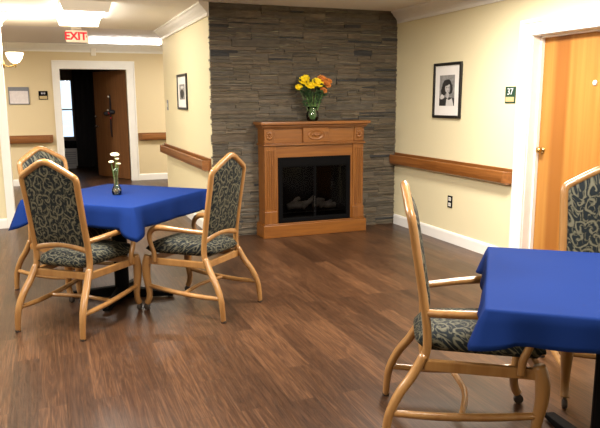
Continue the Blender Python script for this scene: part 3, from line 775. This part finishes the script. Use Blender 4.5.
# bud vase on the left table
BX, BY, BZ = .473, 5.096, TZ+.003
m = MB(); pr = [(.030, 0), (.036, .012), (.037, .035), (.030, .055), (.019, .075), (.0165, .12), (.018, .17), (.021, .205)]
m.lathe(pr+[(r-.003, z) for r, z in pr[::-1][:-1]]+[(.026, .006)], n=20)
v = m.build('bud_vase', M['glass'], smooth=True); v.location = (BX, BY, BZ); tag(v, 'slim clear glass bud vase on the left blue tablecloth', 'vase')
m = MB()
for i in range(26):
    a = random.uniform(0, 2*PI); r = random.uniform(0, .022); m.ball((r*math.cos(a), r*math.sin(a), .012+.035*random.random()), .0075, 6, jit=.3)
pb = m.build('pebbles', M['pebble'], smooth=True); pb.location = (BX, BY, BZ); tag(pb, 'brown pebbles in the bottom of the slim bud vase', 'pebbles', kind='stuff')
for lab, dx_, dy_, dz_, r in (('largest pale yellow carnation at the top of the bud vase', 0, 0, .315, .034), ('pale carnation lower left in the bud vase', -.030, -.01, .265, .020), ('pale carnation lower right in the bud vase', .022, -.012, .250, .018), ('small pale carnation just below the top bloom', .012, -.018, .288, .016)):
    flower('carnation', lab, 'pale carnations in the bud vase', (BX+dx_*.15, BY+dy_*.15, BZ+.03), (BX+dx_, BY+dy_, BZ+dz_-.012), r, M['pale'], 4, 9, (dx_*3, -.25, .9), .0022)

# ------------------------------------------------------------------ framed pictures, plates, signs
def picture(label, loc, rz, w, h, mw, art):
    t = thing('framed_picture', label, 'picture', loc, rz)
    f = .03
    boxes((-w/2, w/2, -.024, -.002, -h/2, -h/2+f), (-w/2, w/2, -.024, -.002, h/2-f, h/2), (-w/2, -w/2+f, -.024, -.002, -h/2+f, h/2-f), (w/2-f, w/2, -.024, -.002, -h/2+f, h/2-f)).build('frame', M['blackframe'], t, bev=.003)
    boxes((-w/2+f, w/2-f, -.012, -.003, -h/2+f, h/2-f)).build('mat', M['mat'], t)
    art(t, w, h, mw)
    return t
def ell(m, cx, cz, rx, rz_, y, n=20, rot=0, wob=0):
    ca, sa = math.cos(rot), math.sin(rot); A = []
    for k in range(n):
        a = 2*PI*k/n; k_ = 1+wob*math.sin(3*a+cx*40)+wob*.6*math.sin(7*a)
        x, z_ = rx*k_*math.cos(a), rz_*k_*math.sin(a); A.append((cx+x*ca-z_*sa, cz+x*sa+z_*ca))
    m.prism([(x, y, z_) for x, z_ in A], [(x, y+.0004, z_) for x, z_ in A])
def portrait(t, w, h, mw):
    a, b = w/2-mw, h/2-mw-.015
    m = MB(); m.mi = 0; m.box(-a, a, -.0135, -.012, -b, b)                     # mid-grey ground
    m.mi = 1; ell(m, 0, b*.30, a*.60, b*.44, -.0142, 28, .1, .05); ell(m, -a*.45, b*.0, a*.34, b*.34, -.0141, 24, .3, .08); ell(m, a*.48, b*.08, a*.28, b*.34, -.0141, 24, -.3, .08)   # hair
    m.mi = 1; m.prism([(-a, -.0139, -b), (-a, -.0139, -b*.5), (a*.2, -.0139, -b*.42), (a, -.0139, -b*.5), (a, -.0139, -b)], [(-a, -.0135, -b), (-a, -.0135, -b*.5), (a*.2, -.0135, -b*.42), (a, -.0135, -b*.5), (a, -.0135, -b)])
    m.mi = 2; ell(m, a*.12, -b*.32, a*.17, b*.22, -.0145); ell(m, a*.10, b*.16, a*.34, b*.31, -.0148, 24, -.1)      # neck, face
    m.mi = 3; m.prism([(-a*.1, -.0147, -b), (-a*.02, -.0147, -b*.55), (a*.35, -.0147, -b*.62), (a*.7, -.0147, -b*.5), (a*.95, -.0147, -b)], [(-a*.1, -.0143, -b), (-a*.02, -.0143, -b*.55), (a*.35, -.0143, -b*.62), (a*.7, -.0143, -b*.5), (a*.95, -.0143, -b)])
    ell(m, -a*.62, -b*.42, a*.26, b*.16, -.0144, 20, .2, .1)
    m.mi = 1; m.mi = 0; ell(m, -a*.03, b*.20, a*.09, b*.035, -.0152, 16, -.1); ell(m, a*.24, b*.18, a*.09, b*.035, -.0152, 16, -.1); ell(m, a*.12, -b*.03, a*.11, b*.03, -.0152, 16, -.1); ell(m, a*.36, b*.08, a*.08, b*.22, -.0151, 16, -.1); m.mi = 1; ell(m, a*.02, b*.44, a*.36, b*.12, -.0153, 20, .25)
    m.build('photograph', [M['grey_mid'], M['grey_lo'], M['skin_print'], M['grey_hi']], t)
def landscape(t, w, h, mw):
    a, b = w/2-mw, h/2-mw
    m = MB(); m.mi = 0; m.box(-a, a, -.0135, -.012, -b, b)
    m.mi = 1; ell(m, 0, -b*.25, a*.7, b*.6, -.0142, 20, 0, .08); m.mi = 2; ell(m, a*.1, b*.6, a*.6, b*.18, -.0143)
    m.build('photograph', [M['grey_mid'], M['grey_lo'], M['grey_hi']], t)
picture('black-framed black-and-white portrait of a dark-haired woman on cream wall', (XR, 5.885, 1.623), -PI/2, .505, .58, .115, portrait)
picture('small black-framed dark picture above the handrail left of stone wall', (XL, 8.50, 1.645), -PI/2, .60, .455, .13, landscape)

t = thing('wall_outlet', 'dark power outlet plate low on cream wall', 'outlet', (XR, 5.77, .445), -PI/2)
boxes((-.042, .042, -.007, -.001, -.065, .065)).build('cover_plate', M['black'], t, bev=.002)
for s in (-1, 1):
    r = boxes((-.022, .022, -.010, -.007, s*.03-.019, s*.03+.019)).build('receptacle', M['light'], t, bev=.002)
    boxes((-.010, -.006, -.0106, -.010, s*.03-.006, s*.03+.008), (.006, .010, -.0106, -.010, s*.03-.006, s*.03+.008)).build('slot', M['rubber'], r)
t = thing('room_number_plaque', 'dark green room number plaque beside the orange door', 'sign', (XR, 4.878, 1.568), -PI/2)
boxes((-.07, .07, -.010, -.001, -.075, .075)).build('back_plate', M['green'], t, bev=.004)
text('room_number', '37', .085, M['ink'], t, (0, -.0105, .028), (PI/2, 0, 0))
boxes((-.058, .058, -.013, -.010, -.062, -.018)).build('name_strip', M['tan'], t, bev=.001)

t = thing('exit_sign', 'cream exit sign with red letters hanging from the ceiling', 'sign', (.49, 9.93, CZ))
boxes((-.145, .145, -.03, .03, -.208, -.045)).build('sign_box', M['exitface'], t, bev=.008)
text('exit_lettering', 'EXIT', .146, M['red'], t, (-.014, -.0315, -.128), (PI/2, 0, 0), .001, .005)
m = MB(); m.prism([(.122, -.0312, -.10), (.140, -.0312, -.125), (.122, -.0312, -.15), (.127, -.0312, -.125)], [(.122, -.030, -.10), (.140, -.030, -.125), (.122, -.030, -.15), (.127, -.030, -.125)])
m.build('arrow', M['red'], t)
boxes((-.07, .07, -.05, .05, -.035, -.001)).build('canopy', M['light'], t, bev=.006)

t = thing('notice_frame', 'grey framed notice sheet on the far wall left of doorway', 'notice', (-.422, YF, 1.635))
boxes((-.17, .17, -.02, -.002, -.155, -.14), (-.17, .17, -.02, -.002, .14, .155), (-.17, -.155, -.02, -.002, -.14, .14), (.155, .17, -.02, -.002, -.14, .14)).build('frame', M['grey'], t, bev=.003)
boxes((-.155, .155, -.010, -.004, -.14, .085)).build('sheet', M['paper'], t)
boxes((-.155, .155, -.013, -.004, .085, .14)).build('header', M['grey'], t)
t = thing('room_sign', 'small dark sign with pale strip on far wall beside doorway', 'sign', (-.013, YF, 1.643))
boxes((-.078, .078, -.012, -.002, -.078, .078)).build('back_plate', M['black'], t, bev=.003)
boxes((-.066, .066, -.016, -.012, -.066, -.012)).build('name_strip', M['tan'], t, bev=.002)
boxes((-.036, -.006, -.0135, -.012, .02, .05), (.006, .036, -.0135, -.012, .02, .05)).build('symbol', M['greyink'], t)
t = thing('light_switch', 'small grey switch plate beyond the small picture on partition wall', 'switch', (XL, 9.66, 1.47), -PI/2)
boxes((-.045, .045, -.008, -.001, -.075, .075)).build('plate', M['grey'], t, bev=.003)
boxes((-.012, .012, -.016, -.008, -.028, .028)).build('toggle', M['light'], t, bev=.002)
t = tag(boxes((-.045, .045, -.06, -.002, -.08, .07)).build('alarm_box', M['cap'], bev=.008), 'small beige box under the ceiling above the far doorway', 'alarm'); t.location = (.905, YF, 2.44)

# ------------------------------------------------------------------ lamps
def ceiling_light(label, x, y0, y1, wt, wb, dz, lens, rz=0):
    t = thing('ceiling_light', label, 'ceiling light', (x, (y0+y1)/2, CZ), rz, 'fluorescent ceiling lights'); L = (y1-y0)/2
    rows = []
    pf = [(-wt, -.012), (-wt*.97, -dz*.45), (-wb, -dz*.9), (-wb*.9, -dz), (wb*.9, -dz), (wb, -dz*.9), (wt*.97, -dz*.45), (wt, -.012)]
    m = MB(); m.prism([(a, -L, z_) for a, z_ in pf], [(a, L, z_) for a, z_ in pf]); m.build('lens', lens, t)
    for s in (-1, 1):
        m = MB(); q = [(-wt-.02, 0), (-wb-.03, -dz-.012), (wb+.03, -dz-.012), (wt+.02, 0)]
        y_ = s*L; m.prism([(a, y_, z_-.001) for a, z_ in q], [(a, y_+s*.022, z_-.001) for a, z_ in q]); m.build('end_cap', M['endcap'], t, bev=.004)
    boxes((-wt-.01, wt+.01, -L, L, -.012, -.001)).build('pan', M['light'], t)
    return t
ceiling_light('bright fluorescent ceiling light near the exit sign', .47, 7.32, 8.78, .245, .20, .095, M['lens'])
ceiling_light('long white ceiling light across the far corridor', 1.32, 10.77, 11.93, .17, .14, .085, M['lens2'], PI/2).location = (1.32, 11.35, CZ)

sc = thing('wall_sconce', 'frosted bowl wall sconce with brass fitting on the left wall end', 'wall lamp', (LX, 8.60, 2.0))
m = MB(); pr = [(.012, -.02), (.045, -.005), (.078, .035), (.095, .085), (.100, .105)]
m.lathe(pr+[(r-.006, z+.003) for r, z in pr[::-1]], (.135, 0, 0), n=24, cap=False); m.build('bowl', M['bowl'], sc, smooth=True)
m = MB(); m.lathe([(.003, -.065), (.014, -.05), (.010, -.035), (.022, -.02), (.012, -.015)], (.135, 0, 0), n=14); m.tube([(.004, 0, -.03), (.05, 0, -.055), (.10, 0, -.05), (.135, 0, -.03)], .008, n=8); m.build('arm', M['brass'], sc, smooth=True)
m = MB(); m.lathe([(.05, .001), (.045, .012), (.02, .018)], (0, 0, -.03), n=20, ax='x'); m.build('backplate', M['brass'], sc, smooth=True)

def area(name, loc, sx, sy, power, col=(1, .87, .70), rot=(0, 0, 0)):
    l = bpy.data.lights.new(name, 'AREA'); l.shape = 'RECTANGLE'; l.size = sx; l.size_y = sy; l.energy = power; l.color = col
    o = bpy.data.objects.new(name, l); C.objects.link(o); o.location = loc; o.rotation_euler = rot; return o
def point(name, loc, power, r=.04, col=(1, .82, .6)):
    l = bpy.data.lights.new(name, 'POINT'); l.energy = power; l.shadow_soft_size = r; l.color = col
    o = bpy.data.objects.new(name, l); C.objects.link(o); o.location = loc; return o
point('sconce_bulb', (LX+.135, 8.60, 2.085), 55)
WC = (1, .92, .82)
for nme, x, y, p in (('room_lamp', 2.9, 4.1, 100), ('room_lamp', .1, 4.3, 120), ('room_lamp', 1.9, 1.6, 85), ('room_lamp', -1.6, 1.6, 70), ('room_lamp', -2.2, 5.2, 100), ('room_lamp', 1.2, -1.8, 35)):
    area(nme, (x, y, CZ-.06), .45, 1.2, p, WC)
area('corridor_lamp', (-2.2, 11.0, CZ-.06), 1.2, .4, 100, (1, .93, .85))
area('corridor_lamp', (3.4, 11.4, CZ-.06), 1.2, .4, 60, (1, .93, .85))

w = bpy.data.worlds.new('world'); S.world = w; w.use_nodes = True
bg = w.node_tree.nodes['Background']; bg.inputs['Color'].default_value = (.62, .80, 1, 1); bg.inputs['Strength'].default_value = 1.3

S.view_settings.view_transform = 'Standard'; S.view_settings.look = 'None'
S.view_settings.exposure = 0.45; S.view_settings.gamma = 1; S.view_settings.use_curve_mapping = False
S.cycles.max_bounces = 8; S.cycles.diffuse_bounces = 5; S.cycles.transparent_max_bounces = 12
S.cycles.use_denoising = True; S.cycles.sample_clamp_indirect = 6; S.cycles.caustics_reflective = False; S.cycles.caustics_refractive = False
